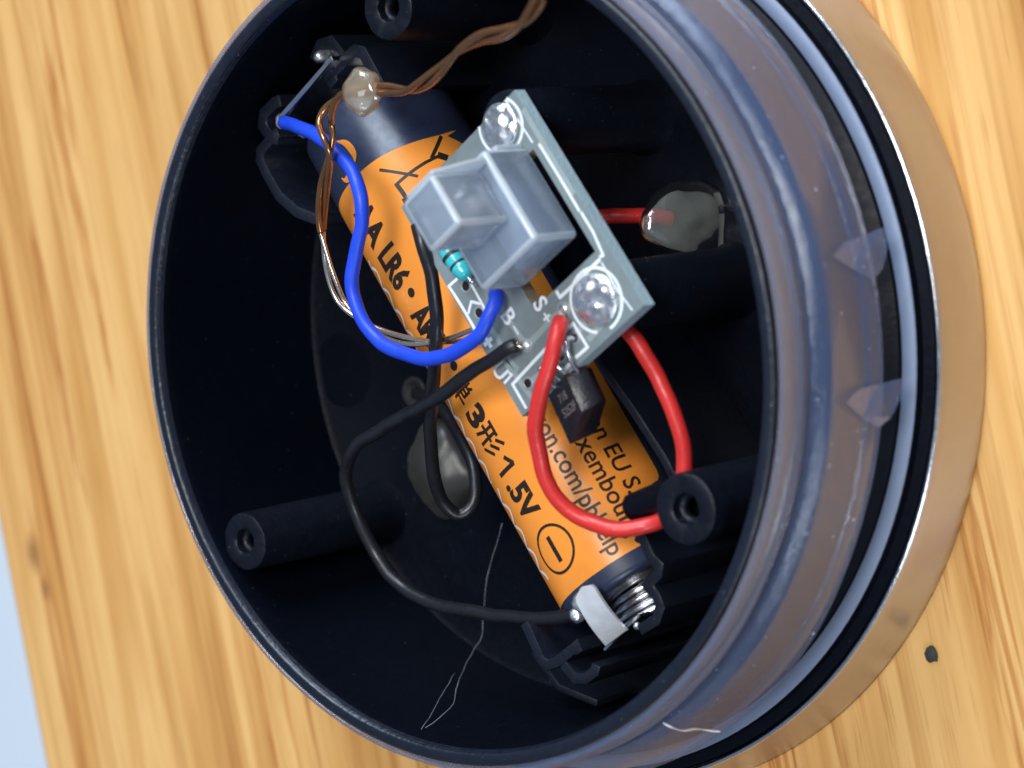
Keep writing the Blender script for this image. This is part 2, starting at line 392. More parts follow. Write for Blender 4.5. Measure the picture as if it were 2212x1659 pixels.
tube(g, catmull([((r_+0.03)*math.cos(a+da), (r_+0.03)*math.sin(a+da), z_) for r_, z_, da in ((37.3, 17.5, .0), (37.85, 17.1, .004), (38.5, 15.6, -.002), (38.8, 14.3, .006), (39.3, 12.6, .003), (39.75, 11.6, .008))], 5), 0.09, 6, rfun=lambda t: 0.05 + 0.06*abs(math.sin(t*9)))
g.build('split', M['white_ink'], gk)
flap(1880, 535, 1.0); flap(1905, 855, 1.0)

# screw posts
def post(x, y, z1, r, name='screw_post'):
    g = G()
    jj = lambda a, rr, z: (rr + 0.05*noise.noise(Vector((math.cos(a)*3+x, math.sin(a)*3+y, z1*0.7))), z + (0.10*noise.noise(Vector((math.cos(a)*2+x, math.sin(a)*2, rr))) if z > z1-0.5 else 0))
    lathe(g, [(r+0.55, FZ), (r+0.2, FZ+0.8), (r+0.12, FZ+3), (r, z1-0.35), (r-0.06, z1-0.08), (r-0.22, z1), (r*0.52, z1), (r*0.44, z1-0.12), (r*0.42, z1-0.7), (r*0.40, z1-6), (0, z1-6)], 56, c=(x, y), jit=jj)
    o = g.build(name, M['post'], H, auto=35)
    g = G(); lathe(g, [(r*0.405, z1-0.9), (r*0.30, z1-1.0), (r*0.26, z1-1.5), (r*0.30, z1-2.0), (r*0.40, z1-2.1)], 32, c=(x, y))
    g.build('bore', M['post'], o)
    return o
for px, py, z1, r in ((528, 1170, 20.0, 2.75), (1480, 1100, 20.4, 3.0), (837, 16, 20.0, 2.85)):
    q = at(px, py, z1); post(q.x, q.y, z1, r)
for px, py in ((1085, 268), (1285, 645)):
    q = at(px, py, 20.6); post(q.x, q.y, 19.8, 2.9)

# battery bay walls, traced in plan at their top height
def wall(path, z1, wd=1.2, z0=FZ, name='bay_wall'):
    g = G(); strip(g, [at(x, y, z1) for x, y in path], wd, z0 - 0.2, z1)
    return bmobj(name, bevelled(g, 0.13, 2, 50), M['bay'], H, auto=40)
BW = 15.5
wall([(676, 132), (690, 98), (713, 90), (731, 114), (741, 130), (766, 109), (782, 113), (806, 158), (826, 196)], BW)
wall([(741, 130), (708, 163), (722, 183)], BW - 0.02, 1.3)
wall([(605, 217), (592, 222), (568, 246), (565, 272), (583, 297), (600, 300)], BW)
wall([(600, 285), (583, 300), (561, 326), (560, 346), (575, 378), (602, 425), (640, 458), (682, 474)], BW - 0.02, 1.1)
wall([(1371, 1158), (1388, 1166), (1404, 1204), (1422, 1222), (1420, 1240), (1396, 1264), (1417, 1290), (1425, 1312), (1416, 1340), (1380, 1362)], BW, 1.0)
wall([(1132, 1346), (1168, 1426), (1182, 1438), (1202, 1430), (1244, 1396), (1251, 1411)], BW, 0.95)
wall([(1214, 1434), (1240, 1466), (1264, 1466), (1284, 1450), (1287, 1436)], BW - 0.02, 1.0)
# long side wall beside the battery and a low rib
wall([(1262, 735), (1300, 795), (1366, 888), (1432, 990), (1452, 1030)], 14.0, 0.8)
wall([(1470, 815), (1546, 932), (1596, 1012)], 3.0, 0.35, name='rib')
wall([(1150, 1408), (1205, 1485), (1290, 1520)], 7.0, 0.7, name='rib')
# retaining finger reaching over the battery
g = G()
a, b = at(1352, 1104, 17.4), at(1452, 1062, 17.0)
tube(g, catmull([a, a.lerp(b, .3), a.lerp(b, .7), b], 6), 1.1, 16, rfun=lambda t: 1.25*min(1, math.sqrt(min(1, t*6+0.05))))
g.build('retaining_finger', M['black'], H)
# holes and moulding marks in the floor
for px, py, r, nm in ((896, 848, 1.1, 'wire_hole'),):
    q = at(px, py, FZ); g = G()
    lathe(g, [(r+0.5, FZ+0.0), (r+0.45, FZ+0.22), (r, FZ+0.24), (r*0.9, FZ+0.05), (0, FZ+0.04)], 32, c=(q.x, q.y)); g.build(nm, M['hole'], H)
for px, py, r in ((742, 800, 3.2),):
    q = at(px, py, FZ); g = G()
    lathe(g, [(r+0.6, FZ), (r+0.3, FZ+0.02), (r, FZ+0.03), (0, FZ+0.03)], 40, c=(q.x, q.y)); g.build('pin_mark', M['black'], H)
# hot glue on the floor where the cell leads come through
def blob(px, py, rx, ry, h, seed, name='glue_blob', matn='glue', flat=1.0, z0=FZ, ang=0.0):
    q = at(px, py, z0); bm = bmesh.new(); bmesh.ops.create_icosphere(bm, subdivisions=4, radius=1)
    for v in bm.verts:
        p = v.co.copy(); n = noise.noise(p*1.3 + Vector((seed, 0, 0)))*0.22 + noise.noise(p*3 + Vector((0, seed, 0)))*0.05
        p *= 1 + n
        x, y = p.x*rx, p.y*ry; ca, sa = math.cos(ang), math.sin(ang)
        v.co = Vector((q.x + x*ca - y*sa, q.y + x*sa + y*ca, z0 - 0.15 + max(0, p.z)*h))
    return bmobj(name, bm, M[matn], H)
blob(1498, 480, 3.4, 4.0, 6.6, 5.7)
blob(955, 1010, 4.2, 4.6, 2.6, 8.4, matn='glue_dull')

# contact plates
UPV = Vector((0, 0, 1))
def plate(p0, p1, z0, z1, th, mt, name='contact_plate', skew=0.0):
    d = (p1 - p0); d.z = 0; n = Vector((-d.y, d.x, 0)).normalized()*th
    g = G(); o = Vector((p0.x, p0.y, z0)); obox(g, o, d, n, (0, 0, z1-z0))
    for i in (4, 7): g.v[i].z -= skew
    return g
p0, p1 = at(607, 262, 17.0), at(716, 130, 17.4)
cp = bmobj('contact_plate', bevelled(plate(p0, p1, FZ, 17.2, 0.5, None), 0.06, 1), M['nickel'], H, smooth=False)
g = G(); v = [at(609, 262, 17.15), at(716, 131, 17.35), at(745, 172, 12.0), at(724, 214, 9.5), at(668, 266, 9.5), at(640, 288, 11.0)]
v2 = [p_ - UPV*0.28 for p_ in v]; g.add(v + v2, [list(range(6)), [6+i for i in range(6)][::-1]] + [[i, (i+1) % 6, 6+(i+1) % 6, 6+i] for i in range(6)])
g.build('fold', M['nickel'], cp, smooth=False)
g = G(); q = at(683, 122, 16.8)
lathe(g, [(0.62, 15.2), (0.6, 16.2), (0.45, 16.7), (0.2, 16.9), (0, 16.92)], 24, c=(q.x, q.y)); g.build('rivet', M['solder'], cp)
def sblob(c, rx, rz, seed, parent, name='solder', mt='solder'):
    bm = bmesh.new(); bmesh.ops.create_icosphere(bm, subdivisions=3, radius=1)
    for v in bm.verts:
        p = v.co.copy(); p *= 1 + 0.25*noise.noise(p*1.6 + Vector((seed, 1, 2)))
        v.co = Vector(c) + Vector((p.x*rx, p.y*rx, p.z*rz))
    return bmobj(name, bm, M[mt], parent)
sblob(at(612, 262, 16.6), 0.75, 0.7, 1, cp); sblob(at(655, 287, 15.2), 0.5, 0.6, 5, cp)
# negative end: plate, folded tab, spring
p0, p1 = at(1306, 1408, 14.8), at(1382, 1332, 14.8)
cn = bmobj('contact_plate', bevelled(plate(p0, p1, FZ, 14.8, 0.32, None), 0.06, 1), M['nickel'], H, smooth=False)
tb0, tb1, tc0, tc1 = at(1313, 1394, 15.1), at(1358, 1360, 15.1), at(1242, 1283, 17.6), at(1280, 1252, 17.6)
g = G(); ctr = []
n_ = 14
for i in range(n_+1):
    t = i/n_; l = tb0.lerp(tc0, t); r_ = tb1.lerp(tc1, t); c_ = (l+r_)/2
    k = 1.0 if t < 0.86 else math.sqrt(max(0.0, 1 - ((t-0.86)/0.14)**2))*0.85 + 0.12
    hz = 0.35*math.sin(t*math.pi)
    up = Vector((0, 0, 0.32)); a_, b_ = c_ + (l-c_)*k, c_ + (r_-c_)*k
    for q in (a_, b_, b_+up, a_+up): g.v.append(q + Vector((0, 0, hz)))
for i in range(n_):
    for j in range(4): g.f.append([i*4+j, i*4+(j+1) % 4, (i+1)*4+(j+1) % 4, (i+1)*4+j])
g.f += [[0, 1, 2, 3], [n_*4+3, n_*4+2, n_*4+1, n_*4]]
g.build('tab', M['nickel_dull'], cn, auto=40)
sblob(at(1258, 1300, 16.8), 1.0, 0.8, 9, cn); sblob(at(1247, 1328, 15.6), 0.7, 0.6, 12, cn); sblob(at(1377, 1352, 15.0), 0.35, 0.35, 2, cn)

# ------------------------------------------------------------------ battery
BZ, BR = 9.0, 7.25
ax0, ax1 = at(761, 287, BZ), at(1300, 1255, BZ)
AX = (ax1 - ax0).normalized(); WV = Vector((-AX.y, AX.x, 0)); WV = WV if WV.x > 0 else -WV
UP = Vector((0, 0, 1))
def silh(t):      # picture offset of the left flank at a point along the axis
    c = ax0 + AX*t; best = None
    v = (CAM - c); vv = Vector((v.dot(WV), v.z)).normalized()
    return c + (WV*(-vv.y) + UP*vv.x)*BR
def project(p):
    d = p - CAM; return CX + FPX*d.dot(RX)/d.dot(RZ), CY + FPX*d.dot(RY)/d.dot(RZ)
# slide the axis sideways until its left flank runs through the flank seen in the picture
for _ in range(30):
    a_, b_ = project(silh(10)), project(silh(48))
    def off(p):   # signed distance of picture point p from the seen flank line
        x0, y0, x1, y1 = 832, 633, 1216, 1323
        L_ = math.hypot(x1-x0, y1-y0); return ((p[0]-x0)*(y1-y0) - (p[1]-y0)*(x1-x0))/L_
    oa, ob = off(a_), off(b_)
    ax0 = ax0 - WV*(oa/24.5*0.7); ax1 = ax1 - WV*(ob/24.5*0.7)
    AX = (ax1 - ax0).normalized(); WV = Vector((-AX.y, AX.x, 0)); WV = WV if WV.x > 0 else -WV
B0 = ax0.copy()
BL = 60.0
Bt = empty('battery', (B0 + AX*25 - UP*BR), 'orange and black cylindrical battery lying under the circuit board', 'battery')
def bp(s, y, r=BR):
    ph = y / BR; return B0 + AX*s + (WV*math.sin(ph) + UP*math.cos(ph))*r
def bpx(px, py):
    """picture place -> (s, y) on the battery's skin"""
    d = ray(px, py); o = CAM - B0
    dd, oo = Vector((d.dot(WV), d.z)), Vector((o.dot(WV), o.z))
    A_, B_, C_ = dd.dot(dd), 2*dd.dot(oo), oo.dot(oo) - BR*BR
    D_ = B_*B_ - 4*A_*C_
    t = (-B_ - math.sqrt(max(0, D_)))/(2*A_)
    h = o + d*t; return Vector((h.dot(AX), BR*math.atan2(h.dot(WV), h.z)))
def bcyl(g, prof, n=72):
    v = []
    for k in range(n):
        a = 2*math.pi*k/n
        for s, r in prof: v.append(B0 + AX*s + (WV*math.sin(a) + UP*math.cos(a))*r)
    m = len(prof); f = []
    for k in range(n):
        for i in range(m-1): f.append([k*m+i, ((k+1) % n)*m+i, ((k+1) % n)*m+i+1, k*m+i+1])
    g.add(v, f)
SE = (bpx(1338, 1196).x + bpx(1216, 1320).x + bpx(1272, 1250).x)/3
BL = SE + 1.9
g = G(); bcyl(g, [(0.2, 0), (0.2, 5.6), (0.05, 6.4), (0.3, 7.0), (0.8, BR), (BL-0.8, BR), (BL-0.25, 7.0), (BL-0.05, 6.4), (BL-0.3, 5.8)])
g.build('casing', M['wrap'], Bt, auto=50)
g = G(); bcyl(g, [(BL-0.35, 5.9), (BL-0.25, 4.6), (BL-0.1, 4.4), (BL-0.1, 0)]); g.build('negative_cap', M['nickel'], Bt, auto=40)
g = G(); bcyl(g, [(0.25, 2.75), (-1.2, 2.7), (-1.4, 2.4), (-1.4, 0)]); g.build('positive_terminal', M['nickel'], Bt, auto=40)
def wrap2d(bm, r, step=0.35):
    ys = [v.co.y for v in bm.verts]; y = min(ys) + step
    while y < max(ys):
        bmesh.ops.bisect_plane(bm, geom=list(bm.verts)+list(bm.edges)+list(bm.faces), plane_co=(0, y, 0), plane_no=(0, 1, 0)); y += step
    for v in bm.verts: v.co = bp(v.co.x, v.co.y, r)
def poly2d(pts):
    bm = bmesh.new(); f = bm.faces.new([bm.verts.new((p[0], p[1], 0)) for p in pts])
    bmesh.ops.triangulate(bm, faces=[f]); return bm
def smooth2(pts, k=5): return [Vector((p.x, p.y)) for p in catmull([(a[0], a[1], 0) for a in pts], k)]
# orange panel: swooping top edge, straight far edge with a rounded corner
top = smooth2([bpx(*p) for p in ((741, 470), (733, 448), (742, 415), (775, 375), (820, 340), (880, 312), (945, 293), (985, 282))])
sR = bpx(985, 282); e_y = bpx(1340, 880).y
right = [Vector((sR.x+0.5, e_y-2.0)), Vector((sR.x+1.6, e_y-0.6)), Vector((sR.x+3, e_y))]
cs = bpx(1420, 1040).x
corner = [Vector((cs-1.2, e_y)), Vector((cs-0.5, e_y-0.2)), Vector((cs-0.1, e_y-0.7)), Vector((cs, e_y-1.3)), Vector((cs+0.2, e_y-1.7)), Vector((SE-0.2, e_y-1.8))]
sB = bpx(1216, 1318).x
left = [Vector((SE, -10.5)), Vector((bpx(741, 470).x, -10.5))]
bot = [Vector((SE, 2.0)), Vector((SE, -3)), Vector((SE, -8))]
ol = top + right + corner + bot + left
bm = poly2d(ol); wrap2d(bm, BR+0.03)
lab = bmobj('label', bm, M['orange'], Bt)
# two curls of the swoosh
def bribbon(name, pxs, wd, mt, parent, r=BR+0.05, raw=False, taper=False):
    P = [Vector(p) if raw else bpx(*p) for p in pxs]
    bm = bmesh.new(); L, R = ribbon2(P, wd)
    if taper:
        n = len(P)
        for i in range(n):
            k = math.sin(math.pi*(i+0.4)/(n-0.2)); c = (L[i]+R[i])/2; L[i] = c+(L[i]-c)*k; R[i] = c+(R[i]-c)*k
    lv = [bm.verts.new((p.x, p.y, 0)) for p in L]; rv = [bm.verts.new((p.x, p.y, 0)) for p in R]
    for i in range(len(P)-1): bm.faces.new([lv[i], lv[i+1], rv[i+1], rv[i]])
    wrap2d(bm, r); return bmobj(name, bm, mt, parent, smooth=False)
q0 = bpx(742, 368)
bribbon('swoosh', smooth2([q0 + Vector((math.cos(a)*0.95, math.sin(a)*0.75)) for a in [x*0.5-1.2 for x in range(9)]], 3), 0.85, M['orange'], Bt, raw=True, taper=True)
bribbon('swoosh', smooth2([bpx(*p) for p in ((727, 305), (748, 310), (764, 330), (768, 350))], 4), 0.7, M['orange'], Bt, raw=True, taper=True)
# lettering
def blabel(body, s, y, size, xs=1.0, bold=0.0, name='lettering'):
    bm = text_flat(body, size, xs, bold)
    for v in bm.verts: v.co.x += s; v.co.y += y
    wrap2d(bm, BR+0.055, 0.3); return bmobj(name, bm, M['ink'], lab, smooth=False)
def fit(body, pa, pb, size, bold=0.0, y=None):
    """lettering whose baseline starts at pa and ends at pb in the picture"""
    a_, b_ = bpx(*pa), bpx(*pb)
    bm = text_flat(body, size, 1, bold); wd = max(v.co.x for v in bm.verts); mn = min(v.co.x for v in bm.verts); bm.free()
    blabel(body, a_.x, a_.y if y is None else y, size, (b_.x-a_.x)/(wd), bold)
yb = (bpx(833, 598).y + bpx(1128, 1108).y)/2 + 0.25
fit('AA', (775, 452), (810, 538), 2.6, 0.045, yb)
fit('LR6', (822, 545), (866, 622), 2.6, 0.045, yb)
fit('AM3', (897, 672), (945, 760), 2.6, 0.045, yb)
fit('.5V', (1098, 1046), (1146, 1122), 2.5, 0.042, yb)
fit('3', (1017, 879), (1038, 918), 2.3, 0.045, yb)
for pp in ((889, 632), (981, 790)):
    c = bpx(*pp); bm = poly2d([(c.x + 0.45*math.cos(a*0.3142), c.y + 0.45*math.sin(a*0.3142)) for a in range(20)]); wrap2d(bm, BR+0.055); bmobj('lettering', bm, M['ink'], lab, smooth=False)
def kanji(strokes, pa, pb, size, y, wd):
    a_, b_ = bpx(*pa), bpx(*pb); g = G(); k = b_.x - a_.x
    bm = bmesh.new()
    for st_ in strokes:
        P = [Vector((a_.x + p[0]*k, y + p[1]*size)) for p in st_]; L, R = ribbon2(P, wd)
        lv = [bm.verts.new((p.x, p.y, 0)) for p in L]; rv = [bm.verts.new((p.x, p.y, 0)) for p in R]
        for i in range(len(P)-1): bm.faces.new([lv[i], lv[i+1], rv[i+1], rv[i]])
    wrap2d(bm, BR+0.055, 0.3); bmobj('lettering', bm, M['ink'], lab, smooth=False)
kanji([[(.22, 1.0), (.30, .83)], [(.5, 1.04), (.52, .85)], [(.80, 1.0), (.68, .83)], [(.18, .80), (.82, .80)], [(.18, .62), (.82, .62)], [(.18, .43), (.82, .43)], [(.2, .82), (.2, .41)], [(.8, .82), (.8, .41)], [(.5, .80), (.5, -.05)], [(.0, .22), (1., .22)]], (983, 820), (1009, 868), 2.4, yb, 0.27)
kanji([[(.04, .90), (.60, .90)], [(.0, .52), (.62, .52)], [(.22, .90), (.22, .45), (.08, -.02)], [(.46, .90), (.46, -.04)], [(.95, 1.02), (.66, .74)], [(.98, .70), (.66, .38)], [(1., .36), (.60, -.04)]], (1040, 920), (1072, 980), 2.5, yb, 0.32)
kanji([[(.0, .72), (.28, .86), (.55, 1.0)], [(.55, 1.02), (.55, .0)]], (1078, 998), (1100, 1036), 2.4, yb, 0.40)
c = bpx(1198, 1186)
bribbon('lettering', [c + Vector((math.cos(a*math.pi/24)*2.15, math.sin(a*math.pi/24)*2.15)) for a in range(49)], 0.26, M['ink'], lab, raw=True)
bribbon('lettering', [c + Vector((-1.25, 0)), c, c + Vector((1.25, 0))], 0.5, M['ink'], lab, raw=True)
y1, y2, y3 = bpx(1196, 990).y, bpx(1258, 985).y, bpx(1314, 990).y
fit('amazon EU S.\u00e0 r.l.', (1228, 800), (1422, 1148), 1.65, 0.012, y3)
fit('L - Luxembourg', (1185, 838), (1350, 1165), 1.65, 0.012, y2)
fit('amazon.com/pbhelp', (1116, 822), (1312, 1208), 1.65, 0.012, y1)
# crossed-out bin mark
for pl, wd in (([(820, 367), (860, 373), (903, 381)], .28), ([(953, 294), (943, 318), (932, 342)], .34), ([(854, 401), (888, 372), (918, 352), (949, 337)], .3), ([(945, 335), (967, 342)], .7), ([(856, 397), (868, 413), (878, 428)], .42), ([(876, 426), (882, 438)], .8)):
    bribbon('lettering', pl, wd, M['ink'], lab)
# white filigree along the label's flank
fl_pts = []
for i in range(150):
    t = i/149; s_ = 13.5 + t*(SE-16.0)
    if 0.36 < t < 0.40 or 0.70 < t < 0.72: 
        if len(fl_pts) > 3: bribbon('filigree', fl_pts, 0.36, M['white_ink'], lab, raw=True)
        fl_pts = []; continue
    fl_pts.append(Vector((s_, -5.5 + 1.3*abs(math.sin(s_*1.35)))))
bribbon('filigree', fl_pts, 0.36, M['white_ink'], lab, raw=True)
# spring at the negative end (held by the housing's plate)
SPR = max(1.6, ((p0+p1)/2 - B0).dot(AX) - BL - 0.6)
g = G(); pts = []
for i in range(190):
    t = i/189; a = t*2*math.pi*3.6; rr = 4.6 - 1.6*t
    c_ = B0 + AX*(BL + 0.15 + SPR*(1-t)); pts.append(c_ + (WV*math.cos(a) + UP*math.sin(a))*rr)
tube(g, pts, 0.36, 10); g.build('spring', M['nickel'], cn)

# ------------------------------------------------------------------ circuit board
PZ, PT = 21.3, 1.45
T_, R_, L_ = at(1110, 195, PZ), at(1392, 660, PZ), at(870, 455, PZ)
PA = (R_ - T_); LA = PA.length; PA.normalize()
PB = Vector((-PA.y, PA.x, 0)); PB = PB if PB.dot(L_ - T_) > 0 else -PB
LB = 16.5
PC = empty('circuit_board', T_ + PA*LA/2 + PB*LB/2 - UP*PT, 'small grey green circuit board with a frosted switch, mounted above the battery', 'circuit board')
def pb(a, b, z=0.0): return T_ + PA*a + PB*b + UP*z
def pl(px, py, z=0.0):
    q = at(px, py, PZ + z) - T_; return Vector((q.dot(PA), q.dot(PB)))
P2, P1, P3 = pl(1143, 532, 5.7), pl(1058, 304.5, 5.7), pl(1043, 637.8, 5.7)
ca1 = P2.x; ca0 = P1.x; cb0 = (P1.y + P2.y)/2; cb1 = P3.y
Q = pl(1286, 543); Q2 = pl(1158, 316)
ha0, ha1, hb0, hb1 = max(4.0, Q2.x), Q.x, Q.y, min(LB-2.2, cb1+0.4)
outer = [(0, 0), (LA, 0), (LA, LB), (0, LB)]; inner = [(ha0, hb0), (ha1, hb0), (ha1, hb1), (ha0, hb1)]
g = G(); v = [pb(a, b, z) for z in (0, -PT) for (a, b) in outer + inner]; f = []
for i in range(4):
    j = (i+1) % 4
    f += [[i, j, 4+j, 4+i], [8+i, 12+i, 12+j, 8+j], [i, 8+i, 8+j, j]]
g.add(v, f); bo = bmobj('board', bevelled(g, 0.06, 1, 60), M['board'], PC, smooth=False)
g = G()
v = [pb(a, b, z) for z in (-0.01, -PT+0.01) for (a, b) in inner]
g.add(v, [[i, (i+1) % 4, 4+(i+1) % 4, 4+i] for i in range(4)]); g.build('cut_edge', M['board_edge'], bo, smooth=False)
# frosted edge of the laminate
M['laminate'] = mat('laminate_edge', (0.36, 0.47, 0.50), 0.6, bump=0.4, bscale=2500, var=0.15)
g = G(); v = [pb(a, b, z) for z in (-0.05, -PT+0.05) for (a, b) in [(-.01, -.01), (LA+.01, -.01), (LA+.01, LB+.01), (-.01, LB+.01)]]
g.add(v, [[i, (i+1) % 4, 4+(i+1) % 4, 4+i] for i in range(4)]); g.build('laminate', M['laminate'], bo, smooth=False)
def silk(pxs, wd=0.26, raw=False, name='silkscreen_line', mt='silk'):
    P = [Vector(p) if raw else pl(*p) for p in pxs]; L, R = ribbon2(P, wd); g = G(); n = len(P)
    # keep corners square
    for i in range(n-1):
        d = (P[i+1]-P[i]).normalized(); nn = Vector((-d.y, d.x))*wd/2; e_ = d*wd*0.3
        q = [P[i]-e_+nn, P[i+1]+e_+nn, P[i+1]+e_-nn, P[i]-e_-nn]
        g.add([pb(x.x, x.y, 0.02+0.004*(i % 2)) for x in q], [[0, 1, 2, 3]])
    g.build(name, M[mt], bo, smooth=False)
C3 = lambda x, y: (823.0 + .2976*x, 164.6 + .2976*y)
C4 = lambda x, y: (932.6 + .2976*x, 493.7 + .2976*y)
silk([C3(1150, 495), C3(1300, 740), C3(1440, 975)]); silk([C3(1455, 990), C3(1540, 1130), C3(1615, 1300), C3(1590, 1310)])
silk([C3(905, 175), C3(1100, 480)], 0.16)
silk([C4(1220, 225), C4(1075, 365), C4(932, 500), C4(908, 458)], 0.3)
silk([C4(1235, 250), C4(1330, 420), C4(1455, 590)], 0.16)
silk([C4(945, 770), C4(1028, 688), C4(1132, 860), C4(1048, 935)], 0.3); silk([C4(938, 835), C4(995, 925)], 0.3)
silk([C4(890, 805), C4(588, 1130), C4(685, 1300)], 0.3); silk([C4(950, 1040), C4(1000, 985)], 0.3)
silk([C4(200, 352), C4(125, 418), C4(160, 470)], 0.26); silk([C4(165, 478), C4(235, 590), C4(310, 722)], 0.3); silk([C4(262, 360), C4(325, 470), C4(390, 590)], 0.26)
silk([C4(268, 612), C4(287, 530), C4(352, 545)], 0.26)
def silktext(body, pxy, size, bold=0.02):
    c = pl(*pxy); bm = text_flat(body, size, 1.0, bold)
    xs = [v.co.x for v in bm.verts]; ys = [v.co.y for v in bm.verts]; mx, my = (min(xs)+max(xs))/2, (min(ys)+max(ys))/2
    for v in bm.verts: v.co = pb(c.x + v.co.x - mx, c.y - (v.co.y - my), 0.022)
    bmobj('silkscreen_letter', bm, M['silk'], bo, smooth=False)
silktext('S', C4(790, 545), 1.5); silktext('+', C4(835, 645), 1.2); silktext('B', C4(560, 640), 1.5); silktext('\u2013', C4(612, 738), 1.1)
silktext('+', C4(410, 822), 1.4, 0.05); silktext('U', C4(498, 1030), 1.5)
silk([C4(530, 1120), C4(582, 1060), C4(566, 1050)], 0.24)
# fastening domes of bright metal with a printed ring
for px, py, r in ((1082, 272, 1.95), (1288, 648, 2.25)):
    c = pl(px, py); bm = bmesh.new(); bmesh.ops.create_icosphere(bm, subdivisions=5, radius=1)
    kill = [v for v in bm.verts if v.co.z < -0.12]; bmesh.ops.delete(bm, geom=kill, context='VERTS')
    for v in bm.verts:
        p = v.co.copy(); n = noise.noise(p*1.9 + Vector((px, 0, 0)))*0.34 + noise.noise(p*4.2 + Vector((0, py, 0)))*0.07
        v.co = pb(c.x + p.x*r, c.y + p.y*r, max(0, p.z)**0.75*(0.55 + n*1.0) + 0.03)
    sd = bmobj('fastener_dome', bm, M['solder'], PC)
    pts = [Vector((c.x + math.cos(a*math.pi/30)*(r+0.42), c.y + math.sin(a*math.pi/30)*(r+0.42))) for a in range(6, 62)]
    L, R = ribbon2(pts, 0.26); g = G(); n = len(pts)
    ok = [0 < (L[i]+R[i]).x/2 < LA and 0.2 < (L[i]+R[i]).y/2 < LB for i in range(n)]
    g.add([pb(p.x, p.y, 0.022) for p in L + R], [[i, i+1, n+i+1, n+i] for i in range(n-1) if ok[i] and ok[i+1]]); g.build('silkscreen_ring', M['silk'], bo, smooth=False)
# copper tracks showing through the mask
M['track'] = mat('board_track', (0.27, 0.32, 0.32), 0.34, spec=0.5, var=0.1, scale=1200)
for tr in ([(1137, 747), (1105, 700), (1070, 640)], [(1217, 668), (1190, 690), (1165, 720), (1140, 745)], [(1241, 730), (1262, 700), (1290, 690)], [(1212, 770), (1180, 800), (1140, 828)], [(1035, 676), (1075, 730), (1092, 770), (1120, 800)], [(1150, 860), (1128, 830), (1090, 780)], [(1345, 640), (1330, 660), (1310, 690), (1270, 735)], [(1130, 235), (1180, 320), (1240, 420)]):
    P = [pl(*p) for p in tr]; L, R = ribbon2(P, 0.55); g = G(); n = len(P)
    g.add([pb(p.x, p.y, 0.009) for p in L + R], [[i, i+1, n+i+1, n+i] for i in range(n-1)]); g.build('track', M['track'], bo, smooth=False)
# pads and holes
M['pad'] = mat('pad_ring', (0.34, 0.37, 0.38), 0.35, metal=0.4)
for px, py, r in ((1137, 747, 0.45), (1217, 668, 0.5), (1241, 730, 0.4), (1212, 770, 0.4), (1140, 828, 0.42), (1006, 618, 0.45), (1035, 676, 0.45)):
    c = pl(px, py)
    g = G(); lathe(g, [(r+0.18, PZ+0.012), (r+0.1, PZ+0.05), (r, PZ+0.05), (r*0.9, PZ+0.02)], 20, c=pb(c.x, c.y)[:2]); pdo = g.build('pad', M['pad'], bo)
    g = G(); lathe(g, [(r, PZ+0.024), (0, PZ+0.022)], 20, c=pb(c.x, c.y)[:2]); g.build('pad_hole', M['ink'], bo)
# resistor
zR = 1.05
r0, r1 = pl(958, 532, zR), pl(1012, 600, zR)
A_, B_ = pb(r0.x, r0.y, zR), pb(r1.x, r1.y, zR); d_ = (B_-A_)
g = G(); tube(g, [A_ + d_*t for t in [i/24 for i in range(25)]], 1, 20, rfun=lambda t: 0.25 + 0.68*max(0, math.sin(math.pi*min(1, max(0, t))))**0.3*(1.0 if 0.3 > t or t > 0.7 else 0.9))
rs = g.build('resistor', M['teal'], PC)
g = G(); tube(g, [A_ + d_*t for t in (0.55, 0.58, 0.62, 0.65)], 0.855, 20, cap=False); g.build('colour_band', M['ink'], rs)
g = G(); tube(g, [A_ + d_*t for t in (0.30, 0.33, 0.36, 0.39)], 0.90, 20, cap=False); g.build('colour_band', M['ink'], rs)
g = G(); tube(g, catmull([B_ - d_*0.02, B_ + d_*0.10, B_ + d_*0.16 - UP*0.4, B_ + d_*0.18 - UP*1.1], 5), 0.22, 8); g.build('lead', M['nickel'], rs)
g = G(); tube(g, catmull([A_ + d_*0.02, A_ - d_*0.10, A_ - d_*0.16 - UP*0.4, A_ - d_*0.18 - UP*1.1], 5), 0.22, 8); g.build('lead', M['nickel'], rs)
# frosted switch cover: a hollow block with a smaller hollow cap on it
def shell(a0, a1, b0, b1, z0, z1, th, mt, name, parent, bev=0.35):
    def bx(i):
        g = G(); obox(g, pb(a0+i, b0+i, z0+(0.02 if i else 0)), PA*(a1-a0-2*i), PB*(b1-b0-2*i), UP*(z1-z0-i)); return g
    bm = bevelled(bx(0), bev*1.15, 3)
    for f_ in bm.faces: f_.material_index = 0 if f_.calc_area() > 3.0 else 1
    bm2 = bevelled(bx(th), bev*0.6, 2)
    me = bpy.data.meshes.new('tmp'); bm2.to_mesh(me); bm2.free(); bm.from_mesh(me); bpy.data.meshes.remove(me)
    small = [f_.material_index for f_ in bm.faces]
    o = bmobj(name, bm, mt, parent, smooth=True, auto=50)
    o.data.materials.append(M['frost_edge'])
    if len(small) == len(o.data.polygons): o.data.polygons.foreach_set('material_index', small)
    return o
sw = shell(ca0, ca1, cb0, cb1, 0.05, 5.7, 0.55, M['frost'], 'switch_cover', PC, 0.4)
c2, c1, c3 = pl(990, 480, 11.9), pl(948, 355, 11.9), pl(930, 544, 11.9)
sa1, sa0, sb0, sb1 = max(c2.x, c3.x) + 0.1, max(c1.x, c2.x - 5.9), c2.y - 0.1, c3.y + 0.15
cap_ = shell(sa0, sa1, sb0, sb1, 5.72, 11.9, 0.5, M['frost'], 'cap', sw, 0.35)
